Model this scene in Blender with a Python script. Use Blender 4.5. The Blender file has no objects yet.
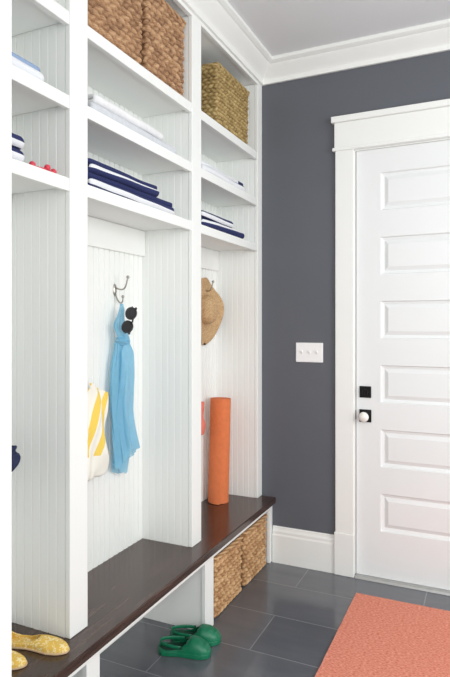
import bpy, bmesh, math, random
from mathutils import Vector, Matrix, noise
random.seed(7)
PI = math.pi
SC = bpy.context.scene
COL = SC.collection

# ------------------------------------------------------------------ materials
def srgb(r, g, b):
    f = lambda c: (c/255/12.92) if c/255 <= 0.04045 else ((c/255+0.055)/1.055)**2.4
    return (f(r), f(g), f(b), 1)

def mat(name, col, rough=0.5, metal=0.0, var=0.0, vscale=20, bump=0.0, bscale=200, spec=None, coat=0, sheen=0, stretch=None):
    m = bpy.data.materials.new(name); m.use_nodes = True
    nt = m.node_tree; b = nt.nodes['Principled BSDF']
    b.inputs['Base Color'].default_value = col
    b.inputs['Roughness'].default_value = rough
    b.inputs['Metallic'].default_value = metal
    if spec is not None: b.inputs['Specular IOR Level'].default_value = spec
    if coat: b.inputs['Coat Weight'].default_value = coat
    if sheen: b.inputs['Sheen Weight'].default_value = sheen
    tc = nt.nodes.new('ShaderNodeTexCoord')
    mp = nt.nodes.new('ShaderNodeMapping'); nt.links.new(tc.outputs['Object'], mp.inputs['Vector'])
    if stretch: mp.inputs['Scale'].default_value = stretch
    if var:
        n = nt.nodes.new('ShaderNodeTexNoise'); n.inputs['Scale'].default_value = vscale; n.inputs['Detail'].default_value = 5
        nt.links.new(mp.outputs[0], n.inputs['Vector'])
        r = nt.nodes.new('ShaderNodeValToRGB')
        r.color_ramp.elements[0].position = .3; r.color_ramp.elements[1].position = .7
        r.color_ramp.elements[0].color = tuple(c*(1-var) for c in col[:3])+(1,)
        r.color_ramp.elements[1].color = tuple(min(1, c*(1+var)) for c in col[:3])+(1,)
        nt.links.new(n.outputs['Fac'], r.inputs[0]); nt.links.new(r.outputs[0], b.inputs['Base Color'])
    if bump:
        n2 = nt.nodes.new('ShaderNodeTexNoise'); n2.inputs['Scale'].default_value = bscale
        nt.links.new(mp.outputs[0], n2.inputs['Vector'])
        bp = nt.nodes.new('ShaderNodeBump'); bp.inputs['Strength'].default_value = bump; bp.inputs['Distance'].default_value = .003
        nt.links.new(n2.outputs['Fac'], bp.inputs['Height']); nt.links.new(bp.outputs[0], b.inputs['Normal'])
    return m

M = {}
M['white'] = mat('white_cabinet_paint', srgb(242, 244, 241), .45, var=.004, vscale=2)
M['trim'] = mat('white_trim_paint', srgb(241, 242, 239), .38, var=.005, vscale=3)
M['door'] = mat('white_door_paint', srgb(234, 236, 236), .34, var=.005, vscale=3)
M['wall'] = mat('slate_wall_paint', srgb(93, 96, 103), .6, var=.02, vscale=4, bump=.06, bscale=300)
M['wallw'] = mat('white_wall_paint', srgb(240, 240, 238), .6, var=.01)
M['ceil'] = mat('ceiling_paint', srgb(229, 230, 232), .8, var=.01, vscale=3)
M['black'] = mat('black_metal', srgb(28, 28, 30), .4, metal=.6, var=.1)
M['porc'] = mat('white_porcelain', srgb(240, 238, 232), .12, var=.01, coat=.5)
M['nickel'] = mat('brushed_nickel', srgb(170, 165, 158), .3, metal=1, var=.05)
M['alu'] = mat('threshold_metal', srgb(178, 178, 176), .4, metal=.5, var=.05)
M['plate'] = mat('switch_plastic', srgb(246, 246, 246), .3, var=.005)
M['orange'] = mat('orange_foam_mat', srgb(224, 124, 74), .8, var=.05, vscale=40, bump=.3, bscale=500)
M['green'] = mat('green_rubber', srgb(10, 112, 78), .42, var=.05, bump=.05)
M['greend'] = mat('dark_green_rubber', srgb(6, 60, 44), .6, var=.08)
M['lens'] = mat('black_lens', srgb(18, 16, 20), .12, var=.02)
M['frame'] = mat('black_plastic', srgb(24, 20, 20), .25, var=.02)
M['coral'] = mat('coral_cloth', srgb(236, 130, 112), .8, var=.05, bump=.2)
M['navy'] = mat('navy_cloth', srgb(32, 40, 74), .85, var=.1, vscale=60, bump=.3, bscale=400)
M['red'] = mat('red_plastic', srgb(214, 60, 80), .4, var=.05)
M['greyw'] = mat('pale_grey_terry', srgb(212, 215, 220), .95, var=.05, vscale=60, bump=.5, bscale=500)
M['whitew'] = mat('white_terry', srgb(236, 237, 238), .95, var=.04, vscale=60, bump=.5, bscale=500)
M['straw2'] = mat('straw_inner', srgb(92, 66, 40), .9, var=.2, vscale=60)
M['scarf'] = mat('sky_blue_cloth', srgb(148, 210, 236), .85, var=.05, vscale=30, bump=.1, bscale=300, sheen=.4)
nt = M['scarf'].node_tree; pb = nt.nodes['Principled BSDF']; tr = nt.nodes.new('ShaderNodeBsdfTranslucent'); tr.inputs[0].default_value = srgb(168, 224, 244)
ms_ = nt.nodes.new('ShaderNodeMixShader'); ms_.inputs[0].default_value = .35
nt.links.new(pb.outputs[0], ms_.inputs[1]); nt.links.new(tr.outputs[0], ms_.inputs[2])
tp = nt.nodes.new('ShaderNodeBsdfTransparent'); ms2 = nt.nodes.new('ShaderNodeMixShader'); ms2.inputs[0].default_value = .28
nt.links.new(ms_.outputs[0], ms2.inputs[1]); nt.links.new(tp.outputs[0], ms2.inputs[2]); nt.links.new(ms2.outputs[0], nt.nodes['Material Output'].inputs[0])

def stripes(name, ca, cb, period, duty, weights=(1, 0, 0), rough=.92, coord='UV', bump=.5, offset=0, zmask=None, cut=None):
    m = mat(name, ca, rough, bump=bump, bscale=400); nt = m.node_tree; b = nt.nodes['Principled BSDF']
    tc = nt.nodes.new('ShaderNodeTexCoord')
    dt = nt.nodes.new('ShaderNodeVectorMath'); dt.operation = 'DOT_PRODUCT'; dt.inputs[1].default_value = tuple(w/period for w in weights)
    nt.links.new(tc.outputs[coord], dt.inputs[0])
    ad = nt.nodes.new('ShaderNodeMath'); ad.operation = 'ADD'; ad.inputs[1].default_value = offset; nt.links.new(dt.outputs['Value'], ad.inputs[0])
    fr = nt.nodes.new('ShaderNodeMath'); fr.operation = 'FRACT'; nt.links.new(ad.outputs[0], fr.inputs[0])
    r = nt.nodes.new('ShaderNodeValToRGB'); r.color_ramp.interpolation = 'CONSTANT'
    r.color_ramp.elements[0].position = 0; r.color_ramp.elements[0].color = ca
    r.color_ramp.elements[1].position = duty; r.color_ramp.elements[1].color = cb
    nt.links.new(fr.outputs[0], r.inputs[0])
    out = r.outputs[0]
    if zmask is not None:
        sp = nt.nodes.new('ShaderNodeSeparateXYZ'); nt.links.new(tc.outputs['Object'], sp.inputs[0])
        g = nt.nodes.new('ShaderNodeMath'); g.operation = 'GREATER_THAN'; g.inputs[1].default_value = zmask; nt.links.new(sp.outputs[2], g.inputs[0])
        mx = nt.nodes.new('ShaderNodeMix'); mx.data_type = 'RGBA'; nt.links.new(g.outputs[0], mx.inputs[0]); mx.inputs[6].default_value = cb; nt.links.new(out, mx.inputs[7]); out = mx.outputs[2]
    nt.links.new(out, b.inputs['Base Color'])
    return m
NV = srgb(38, 46, 94); WH = srgb(234, 236, 240)
M['st_navy'] = stripes('navy_white_stripes', NV, WH, .026, .58, (1, .012, 0))
M['st_navy2'] = stripes('navy_thin_white_stripes', NV, WH, .027, .70, (1, -.012, 0))
M['st_white'] = stripes('white_thin_navy_stripes', WH, NV, .028, .64, (1, .012, 0))
M['st_blue'] = stripes('white_pale_blue_stripes', WH, srgb(150, 172, 205), .04, .80, (1, .02, 0))
M['st_yellow'] = stripes('yellow_white_stripes', srgb(240, 208, 96), srgb(242, 240, 230), .068, .36, (0, 1, -.26), coord='Object', offset=.30, zmask=.10)

def wood():
    m = mat('dark_walnut', srgb(60, 38, 32), .2, spec=.65); nt = m.node_tree; b = nt.nodes['Principled BSDF']
    tc = nt.nodes.new('ShaderNodeTexCoord'); mp = nt.nodes.new('ShaderNodeMapping'); mp.inputs['Scale'].default_value = (22, 1.8, 22)
    nt.links.new(tc.outputs['Object'], mp.inputs[0])
    n = nt.nodes.new('ShaderNodeTexNoise'); n.inputs['Scale'].default_value = 2.2; n.inputs['Detail'].default_value = 8; n.inputs['Distortion'].default_value = .8
    nt.links.new(mp.outputs[0], n.inputs['Vector'])
    r = nt.nodes.new('ShaderNodeValToRGB')
    r.color_ramp.elements[0].position = .3; r.color_ramp.elements[0].color = srgb(46, 32, 27)
    r.color_ramp.elements[1].position = .75; r.color_ramp.elements[1].color = srgb(86, 63, 54)
    nt.links.new(n.outputs['Fac'], r.inputs[0]); nt.links.new(r.outputs[0], b.inputs['Base Color'])
    bp = nt.nodes.new('ShaderNodeBump'); bp.inputs['Strength'].default_value = .12; bp.inputs['Distance'].default_value = .002
    nt.links.new(n.outputs['Fac'], bp.inputs['Height']); nt.links.new(bp.outputs[0], b.inputs['Normal'])
    return m
M['wood'] = wood()

def tiles():
    m = mat('slate_floor_tile', srgb(84, 87, 98), .17, spec=.7); nt = m.node_tree; b = nt.nodes['Principled BSDF']
    tc = nt.nodes.new('ShaderNodeTexCoord'); mp = nt.nodes.new('ShaderNodeMapping'); mp.inputs['Location'].default_value = (.30, -.02, 0)
    nt.links.new(tc.outputs['Object'], mp.inputs[0])
    br = nt.nodes.new('ShaderNodeTexBrick')
    br.offset = .5; br.inputs['Scale'].default_value = 1; br.inputs['Brick Width'].default_value = .66; br.inputs['Row Height'].default_value = .33
    br.inputs['Mortar Size'].default_value = .0028; br.inputs['Mortar Smooth'].default_value = .1
    br.inputs['Color1'].default_value = srgb(98, 100, 106); br.inputs['Color2'].default_value = srgb(108, 110, 115); br.inputs['Mortar'].default_value = srgb(136, 138, 142)
    nt.links.new(mp.outputs[0], br.inputs['Vector'])
    n = nt.nodes.new('ShaderNodeTexNoise'); n.inputs['Scale'].default_value = 3; n.inputs['Detail'].default_value = 8
    n.inputs['Roughness'].default_value = .65
    mp2 = nt.nodes.new('ShaderNodeMapping'); mp2.inputs['Scale'].default_value = (.8, 3, 1)
    nt.links.new(tc.outputs['Object'], mp2.inputs[0]); nt.links.new(mp2.outputs[0], n.inputs['Vector'])
    mx = nt.nodes.new('ShaderNodeMix'); mx.data_type = 'RGBA'; mx.blend_type = 'MULTIPLY'; mx.inputs[0].default_value = .5
    r = nt.nodes.new('ShaderNodeValToRGB'); r.color_ramp.elements[0].position = .3; r.color_ramp.elements[1].position = .75
    r.color_ramp.elements[0].color = (.55, .56, .59, 1); r.color_ramp.elements[1].color = (1.0, 1.0, 1.0, 1)
    nt.links.new(n.outputs['Fac'], r.inputs[0])
    nt.links.new(br.outputs['Color'], mx.inputs[6]); nt.links.new(r.outputs[0], mx.inputs[7]); nt.links.new(mx.outputs[2], b.inputs['Base Color'])
    bp = nt.nodes.new('ShaderNodeBump'); bp.invert = True; bp.inputs['Strength'].default_value = .4; bp.inputs['Distance'].default_value = .002
    nt.links.new(br.outputs['Fac'], bp.inputs['Height'])
    bp2 = nt.nodes.new('ShaderNodeBump'); bp2.inputs['Strength'].default_value = .06; bp2.inputs['Distance'].default_value = .01
    nt.links.new(n.outputs['Fac'], bp2.inputs['Height']); nt.links.new(bp.outputs[0], bp2.inputs['Normal']); nt.links.new(bp2.outputs[0], b.inputs['Normal'])
    return m
M['tile'] = tiles()

def rugmat():
    m = mat('coral_woven_rug', srgb(228, 122, 100), .95); nt = m.node_tree; b = nt.nodes['Principled BSDF']
    tc = nt.nodes.new('ShaderNodeTexCoord')
    mp = nt.nodes.new('ShaderNodeMapping'); mp.inputs['Scale'].default_value = (45, 100, 60)
    nt.links.new(tc.outputs['Object'], mp.inputs[0])
    n = nt.nodes.new('ShaderNodeTexNoise'); n.inputs['Scale'].default_value = 1.8; n.inputs['Detail'].default_value = 3
    nt.links.new(mp.outputs[0], n.inputs['Vector'])
    r = nt.nodes.new('ShaderNodeValToRGB')
    r.color_ramp.elements[0].position = .32; r.color_ramp.elements[0].color = srgb(212, 106, 80)
    r.color_ramp.elements[1].position = .68; r.color_ramp.elements[1].color = srgb(244, 170, 146)
    nt.links.new(n.outputs['Fac'], r.inputs[0])
    nt.links.new(r.outputs[0], b.inputs['Base Color'])
    w = nt.nodes.new('ShaderNodeTexWave'); w.inputs['Scale'].default_value = 50; w.bands_direction = 'Y'; w.inputs['Distortion'].default_value = 1.5
    nt.links.new(tc.outputs['Object'], w.inputs['Vector'])
    bp = nt.nodes.new('ShaderNodeBump'); bp.inputs['Strength'].default_value = .6; bp.inputs['Distance'].default_value = .003
    nt.links.new(w.outputs['Fac'], bp.inputs['Height']); nt.links.new(bp.outputs[0], b.inputs['Normal'])
    return m
M['rug'] = rugmat()

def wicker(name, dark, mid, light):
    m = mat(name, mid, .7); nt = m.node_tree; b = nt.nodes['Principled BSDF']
    at = nt.nodes.new('ShaderNodeAttribute'); at.attribute_name = 'strand_gap_shade'
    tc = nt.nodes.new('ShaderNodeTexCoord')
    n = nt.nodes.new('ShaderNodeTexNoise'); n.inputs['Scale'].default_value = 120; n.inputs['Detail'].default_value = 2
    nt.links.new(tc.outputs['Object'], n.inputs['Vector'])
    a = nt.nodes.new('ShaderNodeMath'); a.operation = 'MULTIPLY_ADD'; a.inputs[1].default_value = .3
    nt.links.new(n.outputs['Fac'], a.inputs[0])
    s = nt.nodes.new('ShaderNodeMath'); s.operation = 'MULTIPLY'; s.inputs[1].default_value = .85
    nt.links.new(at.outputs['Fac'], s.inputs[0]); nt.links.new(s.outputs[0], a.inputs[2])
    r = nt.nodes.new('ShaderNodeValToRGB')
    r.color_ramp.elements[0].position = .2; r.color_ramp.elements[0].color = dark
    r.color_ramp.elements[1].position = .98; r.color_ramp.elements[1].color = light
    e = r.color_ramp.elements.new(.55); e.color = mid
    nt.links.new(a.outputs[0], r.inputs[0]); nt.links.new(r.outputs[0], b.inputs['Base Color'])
    return m
M['wk_brown'] = wicker('brown_seagrass', srgb(72, 48, 32), srgb(154, 114, 80), srgb(210, 172, 132))
M['wk_tan'] = wicker('tan_seagrass', srgb(84, 64, 32), srgb(154, 128, 78), srgb(204, 180, 126))
M['wk_honey'] = wicker('honey_seagrass', srgb(88, 58, 34), srgb(176, 132, 88), srgb(226, 190, 144))

def straw():
    m = mat('woven_straw', srgb(206, 170, 122), .85); nt = m.node_tree; b = nt.nodes['Principled BSDF']
    tc = nt.nodes.new('ShaderNodeTexCoord')
    w = nt.nodes.new('ShaderNodeTexNoise'); w.inputs['Scale'].default_value = 130; w.inputs['Detail'].default_value = 2
    nt.links.new(tc.outputs['Object'], w.inputs['Vector'])
    r = nt.nodes.new('ShaderNodeValToRGB'); r.color_ramp.elements[0].position = .35; r.color_ramp.elements[1].position = .65
    r.color_ramp.elements[0].color = srgb(178, 142, 100); r.color_ramp.elements[1].color = srgb(208, 176, 134)
    nt.links.new(w.outputs['Fac'], r.inputs[0]); nt.links.new(r.outputs[0], b.inputs['Base Color'])
    bp = nt.nodes.new('ShaderNodeBump'); bp.inputs['Strength'].default_value = .3; bp.inputs['Distance'].default_value = .003
    nt.links.new(w.outputs['Fac'], bp.inputs['Height']); nt.links.new(bp.outputs[0], b.inputs['Normal'])
    return m
M['straw'] = straw()

def floral():
    m = mat('yellow_floral_cloth', srgb(236, 190, 66), .85); nt = m.node_tree; b = nt.nodes['Principled BSDF']
    tc = nt.nodes.new('ShaderNodeTexCoord')
    n = nt.nodes.new('ShaderNodeTexNoise'); n.inputs['Scale'].default_value = 80; n.inputs['Detail'].default_value = 1; n.inputs['Distortion'].default_value = 1.5
    nt.links.new(tc.outputs['Object'], n.inputs['Vector'])
    r = nt.nodes.new('ShaderNodeValToRGB'); r.color_ramp.elements[0].position = .52; r.color_ramp.elements[0].color = srgb(224, 184, 84)
    r.color_ramp.elements[1].position = .60; r.color_ramp.elements[1].color = srgb(238, 220, 164)
    nt.links.new(n.outputs['Fac'], r.inputs[0]); nt.links.new(r.outputs[0], b.inputs['Base Color'])
    return m
M['floral'] = floral()
M['sole'] = mat('tan_sole', srgb(206, 178, 140), .7, var=.05)

# ------------------------------------------------------------------ helpers
def obj(name, bm, m, parent=None, smooth=False, bevel=0, world=False, label=None, kind=None, recalc=True):
    if recalc: bmesh.ops.recalc_face_normals(bm, faces=bm.faces)
    me = bpy.data.meshes.new(name)
    if world and parent is not None:
        bmesh.ops.translate(bm, verts=bm.verts, vec=-Vector(parent.location))
    bm.to_mesh(me); bm.free()
    if smooth:
        for p in me.polygons: p.use_smooth = True
    me.materials.append(m)
    o = bpy.data.objects.new(name, me); COL.objects.link(o)
    if parent is not None: o.parent = parent
    if bevel:
        b = o.modifiers.new('bevel', 'BEVEL'); b.width = bevel; b.segments = 2; b.limit_method = 'ANGLE'; b.angle_limit = math.radians(50)
    if label: o['label'] = label
    if kind: o['kind'] = kind
    return o

def thing(name, label, cat, loc=(0, 0, 0), rz=0, group=None, rot=None):
    o = bpy.data.objects.new(name, None); COL.objects.link(o); o.empty_display_size = .05
    o.location = loc; o.rotation_euler = rot if rot else (0, 0, rz)
    o['label'] = label; o['category'] = cat
    if group: o['group'] = group
    return o
def tag(o, label, cat, group=None):
    o['label'] = label; o['category'] = cat
    if group: o['group'] = group
    return o

def box(bm, x0, x1, y0, y1, z0, z1):
    vs = [bm.verts.new((x, y, z)) for z in (z0, z1) for y in (y0, y1) for x in (x0, x1)]
    for f in ((0, 2, 3, 1), (4, 5, 7, 6), (0, 1, 5, 4), (2, 6, 7, 3), (0, 4, 6, 2), (1, 3, 7, 5)):
        bm.faces.new([vs[i] for i in f])
    return bm
def nb(): return bmesh.new()
def boxbm(*a): return box(nb(), *a)

def prism(bm, pts, fn, h0, h1):
    a = [bm.verts.new(fn(p[0], p[1], h0)) for p in pts]; b = [bm.verts.new(fn(p[0], p[1], h1)) for p in pts]
    n = len(pts)
    for i in range(n): bm.faces.new((a[i], a[(i+1) % n], b[(i+1) % n], b[i]))
    bm.faces.new(a[::-1]); bm.faces.new(b)
    return bm

def bead_profile(u0, u1, pitch=.039, d=.0035, w=.0035, t=.009):
    n = max(1, round((u1-u0)/pitch)); p = (u1-u0)/n
    pts = [(u0, 0)]
    for k in range(1, n):
        u = u0+k*p
        pts += [(u-w, 0), (u-w*.4, -d), (u+w*.4, -d), (u+w, 0)]
    pts += [(u1, 0), (u1, -t), (u0, -t)]
    return pts

def tube(bm, pts, r, seg=8, caps=True, radii=None, flat=1.0):
    pts = [Vector(p) for p in pts]; rings = []; prev = None
    for i, p in enumerate(pts):
        d = (pts[min(i+1, len(pts)-1)]-pts[max(i-1, 0)]).normalized()
        if prev is None:
            up = Vector((0, 0, 1)) if abs(d.z) < .9 else Vector((1, 0, 0)); nrm = d.cross(up).normalized()
        else:
            nrm = (prev-d*prev.dot(d)).normalized()
        prev = nrm; bn = d.cross(nrm); rr = radii[i] if radii else r
        rings.append([bm.verts.new(p+(nrm*math.cos(2*PI*k/seg)*flat+bn*math.sin(2*PI*k/seg))*rr) for k in range(seg)])
    for i in range(len(rings)-1):
        for k in range(seg): bm.faces.new((rings[i][k], rings[i][(k+1) % seg], rings[i+1][(k+1) % seg], rings[i+1][k]))
    if caps: bm.faces.new(rings[0][::-1]); bm.faces.new(rings[-1])
    return bm

def lathe(bm, prof, fn, seg=32, close=True):
    rings = []
    for r, h in prof:
        if r < 1e-6: rings.append([bm.verts.new(fn(0, 0, h))])
        else: rings.append([bm.verts.new(fn(r*math.cos(2*PI*k/seg), r*math.sin(2*PI*k/seg), h)) for k in range(seg)])
    for a, b in zip(rings, rings[1:]):
        for k in range(seg):
            k2 = (k+1) % seg
            if len(a) == 1 and len(b) == 1: continue
            if len(a) == 1: bm.faces.new((a[0], b[k], b[k2]))
            elif len(b) == 1: bm.faces.new((a[k], b[0], a[k2]))
            else: bm.faces.new((a[k], b[k], b[k2], a[k2]))
    return bm

# ------------------------------------------------------------------ key planes
D = 3.27        # back wall
XF = -1.264     # locker face
XB = -1.54      # locker back
XBF = -1.173    # bench front
ZB = .392       # bench top
ZA, ZM, ZC = 2.485, 2.205, 1.93   # shelf tops
CEIL = 3.03
ST = [(1.50, 1.593), (2.36, 2.455), (3.20, 3.27)]

# ------------------------------------------------------------------ room shell
obj('floor', boxbm(-1.75, 2.2, -.6, 3.6, -.05, 0), M['tile'], kind='structure')
obj('ceiling', boxbm(-1.75, 2.2, -.6, 3.6, CEIL, CEIL+.05), M['ceil'], kind='structure')
bm = nb()
box(bm, -1.75, -.70, D, D+.12, 0, CEIL); box(bm, -.70, .245, D, D+.12, 2.445, CEIL); box(bm, .245, 2.2, D, D+.12, 0, CEIL)
obj('wall_back', bm, M['wall'], kind='structure')
obj('wall_left', boxbm(-1.75, -1.62, -.6, D, 0, CEIL), M['wallw'], kind='structure')
obj('wall_front', boxbm(-1.62, -.59, .43, .56, 0, CEIL), M['wallw'], kind='structure')
bm = nb(); box(bm, -.615, -.5825, .41, .575, 0, CEIL-.001)
obj('trim_3', bm, M['trim'], kind='structure', bevel=.003)

# crown
prof = [(0, 2.912), (.014, 2.912), (.017, 2.929)]
for k in range(9):
    s = k/8; prof.append((.019+.062*(s**1.0)-.008*math.sin(PI*2*s), 2.936+.062*s+.006*math.sin(PI*2*s)*-1))
prof += [(.092, 3.002), (.106, 3.010), (.106, 3.029), (0, 3.029)]
bm = nb()
rings = [[bm.verts.new((XF+o, .57, z)) for o, z in prof], [bm.verts.new((XF+o, D-o-.001, z)) for o, z in prof], [bm.verts.new((2.2, D-o-.001, z)) for o, z in prof]]
for a, b in zip(rings, rings[1:]):
    for i in range(len(prof)): j = (i+1) % len(prof); bm.faces.new((a[i], a[j], b[j], b[i]))
bm.faces.new(rings[0]); bm.faces.new(rings[-1][::-1])
obj('trim_1', bm, M['trim'], kind='structure')

# baseboard
def bprof():
    return [(0, 0), (.018, 0), (.018, .165), (.014, .175), (.014, .19), (.009, .2), (.006, .215), (0, .218)]
bm = nb(); prism(bm, bprof(), lambda a, z, h: (h, D-a, z), -1.19, -.809)
prism(bm, bprof(), lambda a, z, h: (h, D-a, z), .36, 2.2)
obj('baseboard_back', bm, M['trim'], kind='structure')

# door casing
bm = nb()
for x0, x1 in ((-.803, -.697), (.242, .348)):
    box(bm, x0, x1, D-.022, D, .245, 2.445)
    box(bm, x0-.005, x1+.004, D-.03, D, 0, .245)
box(bm, -.808, .353, D-.026, D, 2.46, 2.605)
box(bm, -.818, .363, D-.034, D, 2.443, 2.462)
box(bm, -.824, .369, D-.042, D, 2.605, 2.64)
obj('trim_2', bm, M['trim'], kind='structure', bevel=.004)

# door
def door():
    x0, x1, z0, z1, yf = -.690, .235, .012, 2.437, D+.012
    px0, px1 = -.552, .097
    n = 6; ph = .213; pitch = .363; zt = 2.302
    pans = [(zt-i*pitch-ph, zt-i*pitch) for i in range(n)][::-1]
    bm = nb()
    xs = [x0, px0, px1, x1]; zs = [z0]+[z for p in pans for z in p]+[z1]
    g = {(i, j): bm.verts.new((x, yf, z)) for i, x in enumerate(xs) for j, z in enumerate(zs)}
    for i in range(3):
        for j in range(len(zs)-1):
            if i == 1 and j % 2 == 1:
                loop = [g[(1, j)], g[(2, j)], g[(2, j+1)], g[(1, j+1)]]
                a, b, c, d = px0, px1, zs[j], zs[j+1]
                for ins, dy in ((.006, .012), (.014, .014), (.020, .016), (.042, .004)):
                    nl = [bm.verts.new(q) for q in ((a+ins, yf+dy, c+ins), (b-ins, yf+dy, c+ins), (b-ins, yf+dy, d-ins), (a+ins, yf+dy, d-ins))]
                    for k in range(4): bm.faces.new((loop[k], loop[(k+1) % 4], nl[(k+1) % 4], nl[k]))
                    loop = nl
                bm.faces.new(loop)
            else:
                bm.faces.new((g[(i, j)], g[(i+1, j)], g[(i+1, j+1)], g[(i, j+1)]))
    box(bm, x0, x1, yf+.018, yf+.045, z0, z1)
    box(bm, x0, x0+.002, yf, yf+.02, z0, z1)
    o = obj('door_1', bm, M['door'], kind='structure')
    kx = -.636
    db = obj('deadbolt', boxbm(kx-.033, kx+.033, yf-.008, yf, 1.058-.033, 1.058+.033), M['black'], o, bevel=.003, label='square black deadbolt plate')
    b2 = nb(); lathe(b2, [(0, 0), (.017, 0), (.017, .008), (.014, .012), (0, .012)], lambda a, b, h: (kx+a, yf-.008-h, 1.058+b), 20)
    box(b2, kx-.004, kx+.004, yf-.034, yf-.02, 1.058-.017, 1.058+.017)
    obj('thumb_turn', b2, M['black'], db)
    rs = obj('knob_plate', boxbm(kx-.034, kx+.034, yf-.008, yf, .922-.036, .922+.036), M['black'], o, bevel=.003, label='square black plate behind the knob')
    b3 = nb(); lathe(b3, [(0, .066), (.014, .065), (.024, .058), (.0285, .047), (.026, .036), (.018, .028), (.011, .02), (.0105, 0)], lambda a, b, h: (kx+a, yf-.008-h, .922+b), 28)
    obj('door_knob', b3, M['porc'], rs, smooth=True, label='round white porcelain knob')
    obj('strike_plate', boxbm(x0-.012, x0+.001, yf-.008, yf+.001, .90, .95), M['black'], o, bevel=.002)
    return o
door()
bm = nb(); box(bm, -.6995, -.692, D+.001, D+.12, .012, 2.443); box(bm, .236, .2445, D+.001, D+.12, .012, 2.443); box(bm, -.692, .236, D+.001, D+.12, 2.438, 2.4445)
obj('trim_4', bm, M['trim'], kind='structure')
bm = nb(); prism(bm, [(-.03, 0), (-.024, .010), (.1, .011), (.12, 0)], lambda a, z, h: (h, D+a, z+.0005), -.69, .235)
obj('trim_5', bm, M['alu'], kind='structure')

# light switch
t = thing('light_switch', 'white three-toggle light switch plate on the slate grey wall', 'light switch', (-.962, D, 1.277))
sp_ = obj('switch_plate', boxbm(-.083, .083, -.007, 0, -.058, .058), M['plate'], t, bevel=.004)
for k in (-1, 0, 1):
    b = nb(); prism(b, [(-.0072, -.011), (-.0072, .011), (-.018, .009), (-.016, .001)], lambda y, z, h: (h, y, z+.002), k*.046-.005, k*.046+.005)
    obj('toggle', b, M['plate'], t)

# ------------------------------------------------------------------ lockers
YN = .57
spans = [(YN, 1.50), (1.593, 2.36), (2.455, 3.20)]
labs = ['white locker bay nearest the camera, with the yellow shoes on the bench below it',
        'middle white beadboard locker bay with the blue scarf hanging inside',
        'white beadboard locker bay at the grey wall, with orange mat and straw hat']
for i, (y0, y1) in enumerate(spans):
    s0, s1 = ST[i]
    t = thing('locker', labs[i], 'locker', ((XF+XB)/2, (y0+y1)/2, ZB), group='beadboard locker bays above the bench')
    W = dict(parent=t, world=True)
    z0 = ZB+.0005
    b = nb(); prism(b, bead_profile(y0, y1, d=.0062, w=.0045, t=.012), lambda u, v, h: (XB+v, u, h), z0, 2.90)
    obj('back_panel', b, M['white'], **W)
    b = nb()
    e = .009 if i < 2 else .0
    box(b, -1.60, XF-.02, s0+.009, s1-e, z0, CEIL-.002)
    obj('divider_core', b, M['white'], **W)
    b = nb(); prism(b, bead_profile(XB, XF-.021, d=.0021, w=.003), lambda u, v, h: (u, s0+.0005-v, h), z0, 2.90)
    obj('side_panel', b, M['white'], label='beadboard side panel', **W)
    if i < 2:
        b = nb(); prism(b, bead_profile(XB, XF-.021, d=.0021), lambda u, v, h: (u, s1-.0005+v, h), z0, 2.90)
        obj('side_panel', b, M['white'], label='beadboard side panel', **W)
    obj('face_stile', boxbm(XF-.02, XF, s0, s1, z0, 2.914), M['white'], bevel=.0025, **W)
    for zt in (ZA, ZM, ZC):
        b = nb(); box(b, XB, XF-.022, y0+.001, y1-.001, zt-.03, zt)
        box(b, XF-.022, XF-.002, y0+.001, y1-.001, zt-.044, zt)
        obj('shelf', b, M['white'], bevel=.002, **W)
    obj('hook_rail', boxbm(XB, XB+.016, y0+.001, y1-.001, 1.775, 1.899), M['white'], bevel=.003, **W)
    b = nb(); box(b, XF-.02, XF, y0, y1, 2.895, CEIL-.002); box(b, XB, XF-.02, y0, y1, 2.902, 2.93)
    obj('top_rail', b, M['white'], **W)

# bench
b = nb(); box(b, -1.60, XBF, YN, D-.001, ZB-.036, ZB)
tag(obj('bench', b, M['wood'], bevel=.004), 'long dark-stained walnut bench board running below the lockers', 'bench')
XR = XBF-.022
bl = ['white open cubby under the bench, beneath the yellow shoes at the lower left corner',
      'empty white open cubby under the bench, behind the green clogs',
      'white open cubby under the bench holding two woven baskets beside the grey wall']
bs = [(YN, 1.50), (1.57, 2.36), (2.450, 3.225)]
legs = [(1.50, 1.57), (2.362, 2.450), (3.225, 3.268)]
for i, (y0, y1) in enumerate(bs):
    s0, s1 = legs[i]
    t = thing('open_cubby', bl[i], 'cubby', ((XR+XB)/2, (y0+y1)/2, 0), group='open cubbies under the bench')
    W = dict(parent=t, world=True); zt = ZB-.0365
    obj('back_panel', boxbm(-1.60, XB, y0, s1, .001, zt), M['white'], **W)
    obj('divider', boxbm(XB, XR-.02, s0+.006, s1-.006 if i < 2 else s1, .001, zt), M['white'], **W)
    obj('front_post', boxbm(XR-.02, XR, s0, s1, .001, zt), M['white'], bevel=.002, **W)
    obj('front_rail', boxbm(XR-.02, XR, y0 if i == 0 else legs[i-1][1], s0, zt-.03, zt), M['white'], bevel=.002, **W)

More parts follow.
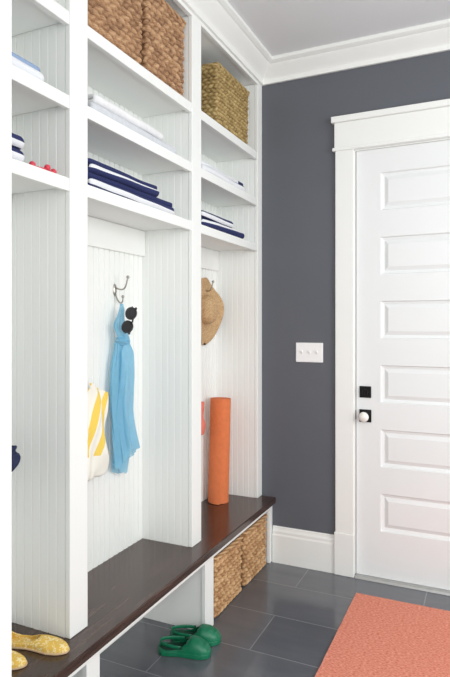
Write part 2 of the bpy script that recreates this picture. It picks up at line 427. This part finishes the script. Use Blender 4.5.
# ------------------------------------------------------------------ hooks
def hook(y, z, label):
    t = thing('coat_hook', label, 'hook', (XB+.0005, y, z), group='metal double coat hooks')
    b = nb(); lathe(b, [(0, .006), (.012, .005), (.015, .0)], lambda a, c, h: (h, a*.8, c*1.9), 20)
    obj('hook_plate', b, M['nickel'], t, smooth=True)
    def path(P, n=14):
        out = []
        for k in range(n+1):
            s = k/n; m = 1-s
            out.append(tuple(P[0][c]*m**3+3*P[1][c]*m*m*s+3*P[2][c]*m*s*s+P[3][c]*s**3 for c in range(3)))
        return out
    b = nb(); pts = path([(.004, 0, .01), (.06, 0, -.015), (.06, 0, .01), (.072, 0, .055)]); tube(b, pts, .0036, 10)
    p = obj('prong', b, M['nickel'], t, smooth=True, label='long upper prong')
    b = nb(); bmesh.ops.create_uvsphere(b, u_segments=12, v_segments=8, radius=.0075, matrix=Matrix.Translation(pts[-1]))
    obj('ball_tip', b, M['nickel'], p, smooth=True)
    b = nb(); pts = path([(.004, 0, -.015), (.02, 0, -.075), (.05, 0, -.07), (.045, 0, -.032)]); tube(b, pts, .0035, 10)
    p = obj('prong', b, M['nickel'], t, smooth=True, label='short lower prong')
    b = nb(); bmesh.ops.create_uvsphere(b, u_segments=12, v_segments=8, radius=.007, matrix=Matrix.Translation(pts[-1]))
    obj('ball_tip', b, M['nickel'], p, smooth=True)
    return t
hook(2.13, 1.60, 'metal double hook holding the blue scarf and sunglasses')
hook(1.73, 1.60, 'metal double hook behind the post, above the yellow striped bag')
hook(3.00, 1.64, 'metal double hook behind the straw hat')
hook(2.74, 1.60, 'metal double hook behind the far post, holding the coral pouch')
hook(1.30, 1.60, 'metal double hook in the nearest bay, above the navy bag')

# ------------------------------------------------------------------ baskets
def basket(label, yc, xc, z, lx, ly, h, m, group=None, taper=.95, rz=0, seed=0, row_h=.0245, cell=.041):
    t = thing('woven_basket', label, 'basket', (xc, yc, z+.001), rz, group)
    rnd = random.Random(seed); R = .018
    ax, ay = lx/2-R, ly/2-R
    segs = [2*ay, PI*R/2, 2*ax, PI*R/2, 2*ay, PI*R/2, 2*ax, PI*R/2]; per = sum(segs)
    def pos(u):
        u %= per
        for k, L in enumerate(segs):
            if u <= L or k == 7: break
            u -= L
        q = k//2; ang = q*PI/2
        if k % 2 == 0:
            half = ay if q % 2 == 0 else ax; oth = ax if q % 2 == 0 else ay
            p = Vector((oth+R, -half+u)); n = Vector((1, 0))
        else:
            a = u/R; oth = ax if q % 2 == 0 else ay; half = ay if q % 2 == 0 else ax
            p = Vector((oth+R*math.cos(a), half+R*math.sin(a))); n = Vector((math.cos(a), math.sin(a)))
        c, s = math.cos(ang), math.sin(ang)
        return Vector((p.x*c-p.y*s, p.x*s+p.y*c)), Vector((n.x*c-n.y*s, n.x*s+n.y*c))
    rows = max(6, int(h/row_h)); cols = int(per/cell); pw = per/cols
    NU = cols*9; NR = 7; NV_ = rows*NR
    shade = {}
    bm = nb(); lay = bm.verts.layers.float_color.new('strand_gap_shade')
    grid = []
    for j in range(NV_+1):
        v0 = j/NV_*h
        ring = []
        for i in range(NU):
            u0 = i/NU*per
            p, n = pos(u0)
            fade = min(1, v0/.03, (h-v0)/.03)
            v = v0+fade*.007*noise.noise(Vector((p.x*14, p.y*14, v0*20+seed)))
            u = u0+.010*noise.noise(Vector((p.x*16, p.y*16, v0*26+seed+9)))
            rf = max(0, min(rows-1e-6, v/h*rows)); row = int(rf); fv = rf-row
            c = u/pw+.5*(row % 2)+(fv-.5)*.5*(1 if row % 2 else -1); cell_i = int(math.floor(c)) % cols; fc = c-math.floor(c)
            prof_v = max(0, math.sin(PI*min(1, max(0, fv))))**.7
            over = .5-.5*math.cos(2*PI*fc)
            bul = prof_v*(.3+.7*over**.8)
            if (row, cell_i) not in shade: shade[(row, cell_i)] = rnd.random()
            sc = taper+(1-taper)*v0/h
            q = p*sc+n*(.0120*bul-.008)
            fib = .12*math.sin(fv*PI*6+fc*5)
            vv = bm.verts.new((q.x, q.y, v0+.002)); g = max(0, min(1, .10+.34*shade[(row, cell_i)]+.44*bul**.7+fib)); vv[lay] = (g, g, g, 1); ring.append(vv)  # random strand tone, plus shade in the weave gaps painted into the colour
        grid.append(ring)
    for j in range(NV_):
        for i in range(NU):
            i2 = (i+1) % NU; bm.faces.new((grid[j][i], grid[j][i2], grid[j+1][i2], grid[j+1][i]))
    wall = obj('basket_wall', bm, m, t, smooth=True)
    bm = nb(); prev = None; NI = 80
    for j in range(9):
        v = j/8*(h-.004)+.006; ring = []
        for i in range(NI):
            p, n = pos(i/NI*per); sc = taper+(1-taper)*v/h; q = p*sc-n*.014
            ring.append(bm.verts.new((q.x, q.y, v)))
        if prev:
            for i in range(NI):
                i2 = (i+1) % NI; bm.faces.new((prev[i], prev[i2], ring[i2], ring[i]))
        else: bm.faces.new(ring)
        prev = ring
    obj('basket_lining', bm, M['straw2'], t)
    bm = nb(); lay = bm.verts.layers.float_color.new('strand_gap_shade'); N = int(per/.005); S = 12; rr = []
    for i in range(N):
        p, n = pos(i/N*per); ring = []
        for k in range(S):
            a = 2*PI*k/S; r = .0115+.0026*math.sin(3*a+i*.45)
            q = p+n*(r*math.cos(a)-.004); vv = bm.verts.new((q.x, q.y, h+r*math.sin(a)*.9)); g = .60+.3*math.sin(3*a+i*.45); vv[lay] = (g, g, g, 1); ring.append(vv)  # rim colour carries painted shade in the grooves of the twist
        rr.append(ring)
    for i in range(N):
        for k in range(S): bm.faces.new((rr[i][k], rr[i][(k+1) % S], rr[(i+1) % N][(k+1) % S], rr[(i+1) % N][k]))
    obj('basket_rim', bm, m, t, smooth=True)
    return t
GB = 'woven baskets under the bench'
basket('woven seagrass basket under the bench, nearer the green clogs', 2.660, -1.365, 0, .32, .335, .295, M['wk_honey'], GB, seed=1, taper=.985)
basket('woven seagrass basket under the bench, beside the grey wall baseboard', 3.035, -1.365, 0, .32, .335, .295, M['wk_honey'], GB, seed=2, taper=.985)
GT = 'woven storage baskets on the top shelves'
basket('brown woven basket on the top shelf, nearer one of the middle bay', 1.80, -1.405, ZA, .235, .37, .345, M['wk_brown'], GT, seed=3, taper=.97)
basket('brown woven basket on the middle bay top shelf, next to the far post', 2.175, -1.405, ZA, .235, .33, .365, M['wk_brown'], GT, seed=4, taper=.97)
basket('olive-tan woven basket on the top shelf of the bay by the grey wall', 2.905, -1.405, ZA, .235, .44, .325, M['wk_tan'], GT, seed=5, row_h=.020, cell=.034, taper=.96)

# ------------------------------------------------------------------ folded towels
def towel(label, y0, y1, z, h, layers, m, xf=-1.285, depth=.21, seed=0, group='folded towels on the locker shelves', rz=0):
    yc = (y0+y1)/2; L = y1-y0; th = h/layers; rad = th/2
    t = thing('folded_towel', label, 'towel', (xf-depth/2, yc, z+.0012), rz, group)
    path = []
    nseg = 10
    for l in range(layers):
        zz = th*(l+.5); sgn = 1 if l % 2 == 0 else -1
        xe = depth/2-rad
        for k in range(nseg+1):
            path.append((sgn*(-xe+2*xe*k/nseg), zz))
        if l < layers-1:
            for k in range(1, 6):
                a = -PI/2+PI*k/6; path.append((sgn*(xe+rad*math.cos(a)), zz+rad+rad*math.sin(a)))
    bm = nb(); uvl = bm.loops.layers.uv.new('UVMap')
    n = len(path); arc = [0]
    for a, b in zip(path, path[1:]): arc.append(arc[-1]+math.hypot(b[0]-a[0], b[1]-a[1]))
    hw = th*.49; G = []
    # stations bunched at both ends so the ends close in a soft round edge
    ys = [-L/2+e for e in (0, .002, .005, .010, .017, .027)]
    mid = 30
    ys += [-L/2+.027+(L-.054)*k/mid for k in range(1, mid)]
    ys += [L/2-e for e in (.027, .017, .010, .005, .002, 0)]
    NY = len(ys)-1
    for j in range(NY+1):
        y = ys[j]; de = min(y+L/2, L/2-y)
        rnd_w = math.sqrt(max(0, 1-(1-min(1, de/.010))**2))*.88+.12
        plan = 1-.055*(1-min(1, de/.027))**2
        row = []
        sag = .10*h*noise.noise(Vector((y*5, seed*3.3, 2)))
        for side in (1, -1):
            rr = []
            for i, (x, zz) in enumerate(path):
                x0, z0 = path[max(0, i-1)]; x1, z1 = path[min(n-1, i+1)]
                d = Vector((x1-x0, z1-z0)).normalized(); nr = Vector((-d.y, d.x))
                w = hw*rnd_w
                nz = (noise.noise(Vector((x*6, y*7, zz*30+seed*5)))*.002+sag)*min(1, zz/h)
                nx = noise.noise(Vector((seed*3, y*6, zz*40)))*.006 if x > 0 else 0
                rr.append(bm.verts.new((x*plan+nr.x*w*side+nx*(x/(depth/2)), y+.006*noise.noise(Vector((zz*70, seed, 1)))*(1 if abs(y) > L/2-.04 else 0), max(0, zz+nr.y*w*side+nz))))
            row.append(rr)
        G.append(row)
    def face(vs, quad):
        try: f = bm.faces.new(vs)
        except ValueError: return
        for lp, (uu, yy) in zip(f.loops, quad): lp[uvl].uv = (uu, yy)
    for j in range(NY):
        a, b = ys[j], ys[j+1]
        for s in (0, 1):
            for i in range(n-1):
                face((G[j][s][i], G[j][s][i+1], G[j+1][s][i+1], G[j+1][s][i]), ((arc[i], a), (arc[i+1], a), (arc[i+1], b), (arc[i], b)))
        for i in (0, n-1):
            face((G[j][0][i], G[j][1][i], G[j+1][1][i], G[j+1][0][i]), ((arc[i], a), (arc[i], a), (arc[i], b), (arc[i], b)))
    for j in (0, NY):
        for i in range(n-1):
            face((G[j][0][i], G[j][0][i+1], G[j][1][i+1], G[j][1][i]), ((arc[i], ys[j]), (arc[i+1], ys[j]), (arc[i+1], ys[j]), (arc[i], ys[j])))
    obj('towel_cloth', bm, m, t, smooth=True)
    return t
towel('pale grey folded towel at the bottom, on the middle shelf of the middle bay', 1.64, 2.25, ZM, .036, 2, M['greyw'], seed=1)
towel('white folded towel, shorter, on top of the pale grey one in the middle bay', 1.66, 2.14, ZM+.038, .034, 2, M['whitew'], seed=2, xf=-1.288)
towel('navy and white striped towel at the bottom of the middle bay stack', 1.62, 2.22, ZC, .054, 3, M['st_navy'], seed=3, xf=-1.278)
towel('navy striped towel, shorter, on top of the navy and white one in the middle bay', 1.63, 2.10, ZC+.057, .048, 3, M['st_navy2'], seed=4, xf=-1.284)
towel('white towel with thin navy stripes on the far bay middle shelf', 2.50, 3.04, ZM, .050, 3, M['st_white'], seed=5, xf=-1.279)
towel('navy folded towel with white bands on the far bay bottom shelf', 2.50, 3.02, ZC, .042, 2, M['st_navy2'], seed=6, xf=-1.279)
towel('smaller navy and white towel on top, on the far bay bottom shelf', 2.50, 2.88, ZC+.045, .036, 2, M['st_navy'], seed=7, xf=-1.285)
towel('white towel with pale blue stripes in the bay nearest the camera', .95, 1.40, ZM, .055, 3, M['st_blue'], seed=8)
towel('navy striped towel on the lowest shelf of the bay nearest the camera', .95, 1.315, ZC, .085, 4, M['st_navy'], seed=9)

# red bead string on shelf in nearest bay
t = thing('bead_string', 'loop of small red beads lying on the shelf beside the navy towel', 'beads', (-1.32, 1.405, ZC+.001))
pts = [(.035*math.cos(a)+.01, .055*math.sin(a), .004) for a in [2*PI*k/24 for k in range(25)]]
b = nb(); tube(b, pts, .003, 6, caps=False); obj('cord', b, M['red'], t, smooth=True)
for k in range(6):
    a = 2*PI*k/6; b = nb(); bmesh.ops.create_uvsphere(b, u_segments=14, v_segments=10, radius=.0105, matrix=Matrix.Translation((.035*math.cos(a)+.01, .055*math.sin(a), .0105)))
    obj('bead', b, M['red'], t, smooth=True)

# ------------------------------------------------------------------ bags
def bag(name, label, cat, y, x, z, W_, H_, T, m, hookpt, strapmat, sw=.4, tilt=0, soft=1.0, slope=0, roundb=0.0):
    t = thing(name, label, cat, (x, y, z), rot=(math.radians(tilt), 0, 0))
    bm = nb(); NU, NV_ = 48, 48; S = {}
    for side in (1, -1):
        for i in range(NU+1):
            for j in range(NV_+1):
                u = -1+2*i/NU; v = j/NV_
                if side == -1 and (i in (0, NU) or j == 0): S[(side, i, j)] = S[(1, i, j)]; continue
                th = T/2*(1-u**6)*(min(1, .35+v*2.4)*(1-.75*v) if j else 0)*(1 if side == 1 else .6)
                cr = .007*math.sin(u*8+v*5+2*noise.noise(Vector((u*2, v*2, 4))))+.004*math.sin(u*17-v*9)
                wr = soft*(.010*noise.noise(Vector((u*2.5+v*2, v*2, side*3+W_*9)))+cr*(1-u*u))
                xx = side*th+(wr if 0 < i < NU else 0)
                zz = v*(H_-slope*(u+1)/2)+soft*.010*noise.noise(Vector((u*2, 1, 5)))*v+roundb*(abs(u)**3)*(1-v)
                S[(side, i, j)] = bm.verts.new((xx, u*W_/2*(1-.10*v)+soft*.006*math.sin(v*9)*(u > 0)*u, zz))
    for side in (1, -1):
        for i in range(NU):
            for j in range(NV_):
                f = [S[(side, i, j)], S[(side, i+1, j)], S[(side, i+1, j+1)], S[(side, i, j+1)]]
                if len(set(f)) == 4:
                    try: bm.faces.new(f)
                    except ValueError: pass
    obj('bag_body', bm, m, t, smooth=True)
    hp = Matrix.Rotation(-math.radians(tilt), 3, 'X') @ (Vector(hookpt)-Vector((x, y, z)))
    for sx in (.012, -.006):
        b = nb(); a = Vector((sx, -sw*W_/2, H_*.95-slope*(1-sw)/2)); c = Vector((sx, sw*W_/2, H_*.95-slope*(1+sw)/2)); top = hp
        pts = []
        for k in range(9): s = k/8; pts.append(a.lerp(top, s)+Vector((0, -.02*math.sin(PI*s), 0)))
        for k in range(1, 9): s = k/8; pts.append(top.lerp(c, s)+Vector((0, .01*math.sin(PI*s), 0)))
        tube(b, pts, .006, 8); obj('strap', b, strapmat, t, smooth=True)
    return t
bag('tote_bag', 'yellow and white striped cloth bag hanging behind the nearest white post', 'bag', 1.785, -1.468, .815, .36, .46, .08, M['st_yellow'], (-1.495, 1.73, 1.545), M['whitew'], sw=.15, tilt=-5, soft=1.6, slope=.11, roundb=.02)
bag('shoulder_bag', 'navy cloth bag hanging in the bay nearest the camera', 'bag', 1.275, -1.425, .93, .32, .14, .06, M['navy'], (-1.495, 1.30, 1.545), M['navy'], slope=.03, roundb=.07)
bag('drawstring_pouch', 'coral cloth pouch hanging behind the far post beside the orange mat', 'pouch', 2.79, -1.485, .80, .27, .20, .04, M['coral'], (-1.495, 2.74, 1.545), M['coral'], sw=.15, roundb=.03)

# ------------------------------------------------------------------ scarf
t = thing('scarf', 'sky blue scarf hanging gathered from the hook in the middle bay', 'scarf', (-1.488, 2.118, .77))
def bundle(zt, zb, dx, dy, keys, n, ph, seed, hem=.03):
    bm = nb(); NZ, NA = 70, 140; rings = []
    for j in range(NZ+1):
        s = j/NZ; z = zt+(zb-zt)*s
        for a, b in zip(keys, keys[1:]):
            if a[0] <= s <= b[0]: f = (s-a[0])/(b[0]-a[0]); f = f*f*(3-2*f); wy = a[1]+(b[1]-a[1])*f; wx = a[2]+(b[2]-a[2])*f; break
        ring = []
        for k in range(NA):
            a = 2*PI*k/NA
            nn = noise.noise(Vector((math.cos(a)*1.6+seed*3, math.sin(a)*1.6, s*2.2)))
            pl = 1+(.09+.10*s)*math.sin(n*a+ph+s*2.4+seed+nn*3)+(.05+.03*s)*math.sin((n+3)*a-ph-s*3)+.32*nn*(.3+s)
            x = dx+wx/2*pl*math.cos(a)+.008*math.sin(s*7+seed)*s; y = dy+wy/2*pl*math.sin(a)+.018*math.sin(s*5.5+seed)*s
            zz = z+(hem*math.sin(a+seed)+.010*math.sin(2*a+ph+seed))*s**5
            ring.append(bm.verts.new((x, y, zz)))
        rings.append(ring)
    for a, b in zip(rings, rings[1:]):
        for k in range(NA): bm.faces.new((a[k], a[(k+1) % NA], b[(k+1) % NA], b[k]))
    return bm
obj('scarf_tail', bundle(.60, .070, .006, .016, [(0, .035, .03), (.12, .085, .044), (.35, .095, .045), (.6, .110, .05), (1, .125, .055)], 5, .4, 1, .035), M['scarf'], t, smooth=True)
obj('scarf_tail', bundle(.59, .018, -.010, -.022, [(0, .035, .025), (.2, .075, .03), (.6, .095, .035), (1, .105, .035)], 4, 1.4, 3, .03), M['scarf'], t, smooth=True)
obj('scarf_loop', bundle(.765, .585, -.002, -.004, [(0, .012, .016), (.2, .028, .022), (.6, .062, .038), (1, .046, .035)], 6, .2, 2, 0), M['scarf'], t, smooth=True, label='upper loop of the scarf over the hook')
b = nb()
bmesh.ops.create_uvsphere(b, u_segments=32, v_segments=24, radius=1)
for v in b.verts:
    c = v.co.copy(); k = 1+.12*math.sin(c.z*9+c.y*5); v.co = Vector((c.x*.028*k, c.y*.038*k, c.z*.024+.600))
obj('scarf_knot', b, M['scarf'], t, smooth=True)

# ------------------------------------------------------------------ sunglasses
t = thing('sunglasses', 'black round-lens sunglasses hanging from the hook over the blue scarf', 'sunglasses', (-1.436, 2.093, 1.462), rot=(math.radians(-14), math.radians(6), math.radians(-34)))
def lens_pt(a, s, k=1):
    return (s*.0305+.0255*k*math.sin(a)*(1+.05*math.cos(a)), .0245*k*math.cos(a)*(1+.06*math.cos(a)))
for s in (1, -1):
    b = nb(); ring = [lens_pt(2*PI*k/32, s, .95) for k in range(32)]
    prism(b, ring, lambda z, y, h: (h, y, z), -.001, .001)
    obj('lens', b, M['lens'], t)
b = nb()
for s in (1, -1):
    tube(b, [(0, lens_pt(2*PI*k/32, s)[1], lens_pt(2*PI*k/32, s)[0]) for k in range(33)], .0034, 8, caps=False)
tube(b, [(.001, .012, -.012), (.004, .016, -.004), (.004, .016, .004), (.001, .012, .012)], .004, 8)
for s in (1, -1): tube(b, [(0, .014, s*.050), (-.001, .017, s*.060)], .0042, 8)
obj('glasses_frame', b, M['frame'], t, smooth=True)
for s in (1, -1):
    b = nb(); tube(b, [(-.001, .017, s*.060), (-.006, .022, s*.060), (-.014, .026, s*.040), (-.016+s*.002, .024, 0), (-.018, .020, -s*.03), (-.02, .006, -s*.062)], .0028, 8)
    obj('temple', b, M['frame'], t, smooth=True)

# ------------------------------------------------------------------ straw hat
t = thing('straw_hat', 'tan straw sun hat hanging in the bay by the grey wall', 'hat', (-1.50, 2.965, 1.53))
def hatfn(a, b, h):
    r = math.hypot(a, b); an = math.atan2(b, a); e = max(0, r-.088)/.12
    fl = e*e*(.020*math.sin(2*an+.9)+.014*math.sin(3*an+2.2)+.006*math.sin(5*an)+.020)
    k = 1+(.05*math.sin(2*an+2.1)+.02*math.sin(5*an+1))*min(1, e)
    return (max(-.024, h-.042+fl), a*.88*k, b*k-.012*e*e)
b = nb(); lathe(b, [(.084, .042), (.090, .036), (.104, .030), (.12, .027), (.135, .026), (.15, .027), (.165, .028), (.18, .029), (.193, .029), (.203, .028), (.206, .026), (.203, .024), (.18, .024), (.15, .022), (.12, .021), (.092, .024)], hatfn, 80)
obj('brim', b, M['straw'], t, smooth=True)
b = nb(); lathe(b, [(.086, .038), (.086, .052), (.084, .068), (.079, .082), (.069, .094), (.055, .102), (.038, .107), (.018, .109), (.0, .1095)], hatfn, 56)
obj('crown', b, M['straw'], t, smooth=True)

# ------------------------------------------------------------------ rolled mat
t = thing('rolled_mat', 'orange rolled exercise mat standing on end in the corner of the bench', 'exercise mat', (-1.452, 3.045, ZB+.0018), rot=(math.radians(-1.3), math.radians(.8), 0))
b = nb(); turns = 6.5; N = 300; Rm = .065
pts = []
for k in range(N+1):
    s = k/N; a = s*turns*2*PI; r = .010+(Rm-.010)*s+.007*max(0, (s-.94)/.06)**2; pts.append((a, r))
OF = -1.05-turns*2*PI
spi = [[b.verts.new(((r+dd)*math.cos(a+OF), (r+dd)*math.sin(a+OF), z)) for a, r in pts] for dd in (0, -.0056) for z in (0, .61)]
o0, o1, i0, i1 = spi
for k in range(N):
    b.faces.new((o0[k], o0[k+1], o1[k+1], o1[k])); b.faces.new((i0[k], i0[k+1], i1[k+1], i1[k]))
    b.faces.new((o1[k], o1[k+1], i1[k+1], i1[k])); b.faces.new((o0[k], o0[k+1], i0[k+1], i0[k]))
b.faces.new((o0[0], o1[0], i1[0], i0[0])); b.faces.new((o0[-1], o1[-1], i1[-1], i0[-1]))
obj('mat_roll', b, M['orange'], t)

# ------------------------------------------------------------------ shoes
def shoe(name, label, cat, loc, rz, L, Wd, toe_h, mid_h, heel_h, m, ms, mi, solet, open_, side=1, group=None, blunt=False, backless=False):
    t = thing(name, label, cat, loc, rz, group)
    def halfw(s):
        base = [(0, .0), (.03, .34), (.1, .62), (.25, .74), (.4, .72), (.55, .84), (.72, 1.0), (.86, .84), (.94, .55), (.985, .25), (1, 0)]
        if blunt: base = [(0, .0), (.03, .42), (.1, .72), (.25, .82), (.4, .82), (.55, .92), (.72, 1.0), (.86, .93), (.95, .68), (.99, .36), (1, 0)]
        for a, b_ in zip(base, base[1:]):
            if a[0] <= s <= b_[0]: return Wd/2*(a[1]+(b_[1]-a[1])*(s-a[0])/(b_[0]-a[0]))
        return 0
    def cen(s): return side*.008*math.sin(PI*s)*(1 if s > .3 else s/.3)
    def hgt(s):
        ks = [(0, heel_h*.7), (.06, heel_h), (.3, mid_h*.95), (.5, mid_h), (.62, (mid_h+toe_h)/2*1.08), (.75, toe_h), (.9, toe_h*.8), (1, toe_h*.35)]
        if backless: ks = [(0, heel_h), (.2, heel_h), (.38, mid_h*.8), (.52, mid_h), (.64, toe_h*1.02), (.76, toe_h*.96), (.9, toe_h*.72), (1, toe_h*.35)]
        for a, b_ in zip(ks, ks[1:]):
            if a[0] <= s <= b_[0]:
                f = (s-a[0])/(b_[0]-a[0]); f = f*f*(3-2*f); return a[1]+(b_[1]-a[1])*f
    SS = [0.004+(.992)*(.5-.5*math.cos(PI*k/40)) for k in range(41)]
    bm = nb()
    outl = [(s, halfw(s)+.003) for s in SS]; ring = [(-L/2+s*L, cen(s)+w) for s, w in outl]+[(-L/2+s*L, cen(s)-w) for s, w in outl[::-1]]
    prism(bm, ring, lambda x, y, z: (x, y, z), 0, solet)
    obj('sole', bm, ms, t, bevel=min(.003, solet*.3))
    bm = nb(); ring = [(-L/2+s*L*.985+.001, cen(s)+w-.006) for s, w in outl[1:-1]]+[(-L/2+s*L*.985+.001, cen(s)-w+.006) for s, w in outl[1:-1][::-1]]
    prism(bm, ring, lambda x, y, z: (x, y, z), solet, solet+.003)
    obj('insole', bm, mi, t)
    bm = nb(); NA = 28; G = []
    for s in SS:
        w = halfw(s); h = hgt(s); row = []
        for k in range(NA+1):
            a = PI*k/NA; c, sn = math.cos(a), math.sin(a)
            y = cen(s)+w*math.copysign(abs(c)**.8, c); z = solet*.6+(h-solet*.6)*abs(sn)**.75
            row.append(bm.verts.new((-L/2+s*L, y, z)))
        G.append(row)
    o0_, o1_ = open_
    for i in range(len(SS)-1):
        for k in range(NA):
            s = (SS[i]+SS[i+1])/2; a = PI*(k+.5)/NA
            u = (s-(o0_+o1_)/2)/((o1_-o0_)/2); wv = math.cos(a)
            if abs(u) < 1 and abs(wv) < .92*math.sqrt(max(0, 1-abs(u)**2.6)): continue
            bm.faces.new((G[i][k], G[i+1][k], G[i+1][k+1], G[i][k+1]))
    bmesh.ops.delete(bm, geom=[v for v in bm.verts if not v.link_faces], context='VERTS')
    o = obj('upper', bm, m, t, smooth=True)
    md = o.modifiers.new('solid', 'SOLIDIFY'); md.thickness = .0035; md.offset = -1
    md = o.modifiers.new('sub', 'SUBSURF'); md.levels = 1; md.render_levels = 1
    if backless:
        b = nb(); pts = []
        for k in range(25):
            a = PI*k/24; ph = a+PI/2
            x = -L/2+.46*L+.43*L*math.cos(ph)
            y = cen(.4)+Wd*.42*math.sin(ph)
            z = .040+.004*math.sin(a)
            pts.append((x, y, z))
        tube(b, pts, .0075, 10, flat=.35)
        st = obj('heel_strap', b, m, t, smooth=True)
        for s_ in (0, -1):
            b = nb(); p = pts[s_]; sg = 1 if p[1] > cen(.4) else -1
            lathe(b, [(0, .004), (.005, .003), (.006, 0)], lambda a_, c_, h_: (p[0]+a_, p[1]+sg*(.003+h_), p[2]+c_), 14)
            obj('rivet', b, M['greend'], st)
    return t
GC = 'pair of green clogs'
def clog(label, loc, rz, side):
    return shoe('clog', label, 'shoe', loc, rz, .235, .094, .070, .054, .034, M['green'], M['green'], M['greend'], .020, (-.03, .56), side, GC, blunt=True, backless=True)
clog('green rubber clog on the floor, the one nearer the camera', (-1.208, 2.185, .001), math.radians(17), 1)
clog('green rubber clog on the floor, the one further under the bench', (-1.215, 2.302, .001), math.radians(18), -1)
GF = 'pair of yellow patterned flats'
shoe('flat_shoe', 'yellow patterned flat shoe on the bench, against the white post', 'shoe', (-1.335, 1.415, ZB+.001), math.radians(12), .24, .072, .030, .032, .040, M['floral'], M['sole'], M['floral'], .006, (.05, .54), 1, GF)
shoe('flat_shoe', 'yellow patterned flat shoe at the lower left, mostly out of view', 'shoe', (-1.405, 1.315, ZB+.001), math.radians(4), .24, .072, .030, .032, .040, M['floral'], M['sole'], M['floral'], .006, (.05, .54), -1, GF)

# ------------------------------------------------------------------ rug
b = nb(); nx, ny = 40, 70; x0, x1, y0, y1 = -.64, .36, 1.5, 3.05
G = [[b.verts.new((x0+(x1-x0)*i/nx+.002*noise.noise(Vector((j*.3, 0, 0)))*(i in (0, nx)), y0+(y1-y0)*j/ny, .009+.0012*noise.noise(Vector((i*.5, j*.5, 0))))) for j in range(ny+1)] for i in range(nx+1)]
for i in range(nx):
    for j in range(ny): b.faces.new((G[i][j], G[i+1][j], G[i+1][j+1], G[i][j+1]))
r = bmesh.ops.extrude_face_region(b, geom=list(b.faces))
for v in [e for e in r['geom'] if isinstance(e, bmesh.types.BMVert)]: v.co.z = .0012
tag(obj('rug', b, M['rug']), 'coral woven rug on the grey tiles in front of the white door', 'rug')

# ------------------------------------------------------------------ camera
cam = bpy.data.cameras.new('camera'); co = bpy.data.objects.new('camera', cam); COL.objects.link(co)
co.location = (0, 0, 1.44); co.rotation_euler = (PI/2, 0, math.radians(24.86))
cam.sensor_fit = 'VERTICAL'; cam.sensor_height = 36; cam.lens = 568/677*36; cam.shift_y = -13.5/677
cam.clip_start = .05
SC.camera = co

# ------------------------------------------------------------------ light
w = bpy.data.worlds.new('world'); SC.world = w; w.use_nodes = True
w.node_tree.nodes['Background'].inputs[0].default_value = (.97, .99, 1, 1); w.node_tree.nodes['Background'].inputs[1].default_value = .93
def area(name, loc, target, size, sizey, e, col=(1, 1, 1)):
    l = bpy.data.lights.new(name, 'AREA'); l.shape = 'RECTANGLE'; l.size = size; l.size_y = sizey; l.energy = e; l.color = col
    o = bpy.data.objects.new(name, l); COL.objects.link(o); o.location = loc
    o.rotation_euler = (Vector(target)-Vector(loc)).to_track_quat('-Z', 'Y').to_euler()
area('window_light', (2.3, 1.2, 1.8), (-1.2, 2.2, 1.3), 1.6, 1.5, 57, (1, 1, .985))
area('doorway_light', (.5, -.8, 2.0), (-1.2, 2.4, 1.2), 1.6, 1.6, 39, (.99, .995, 1))
try:
    SC.view_settings.view_transform = 'Standard'
except Exception: pass
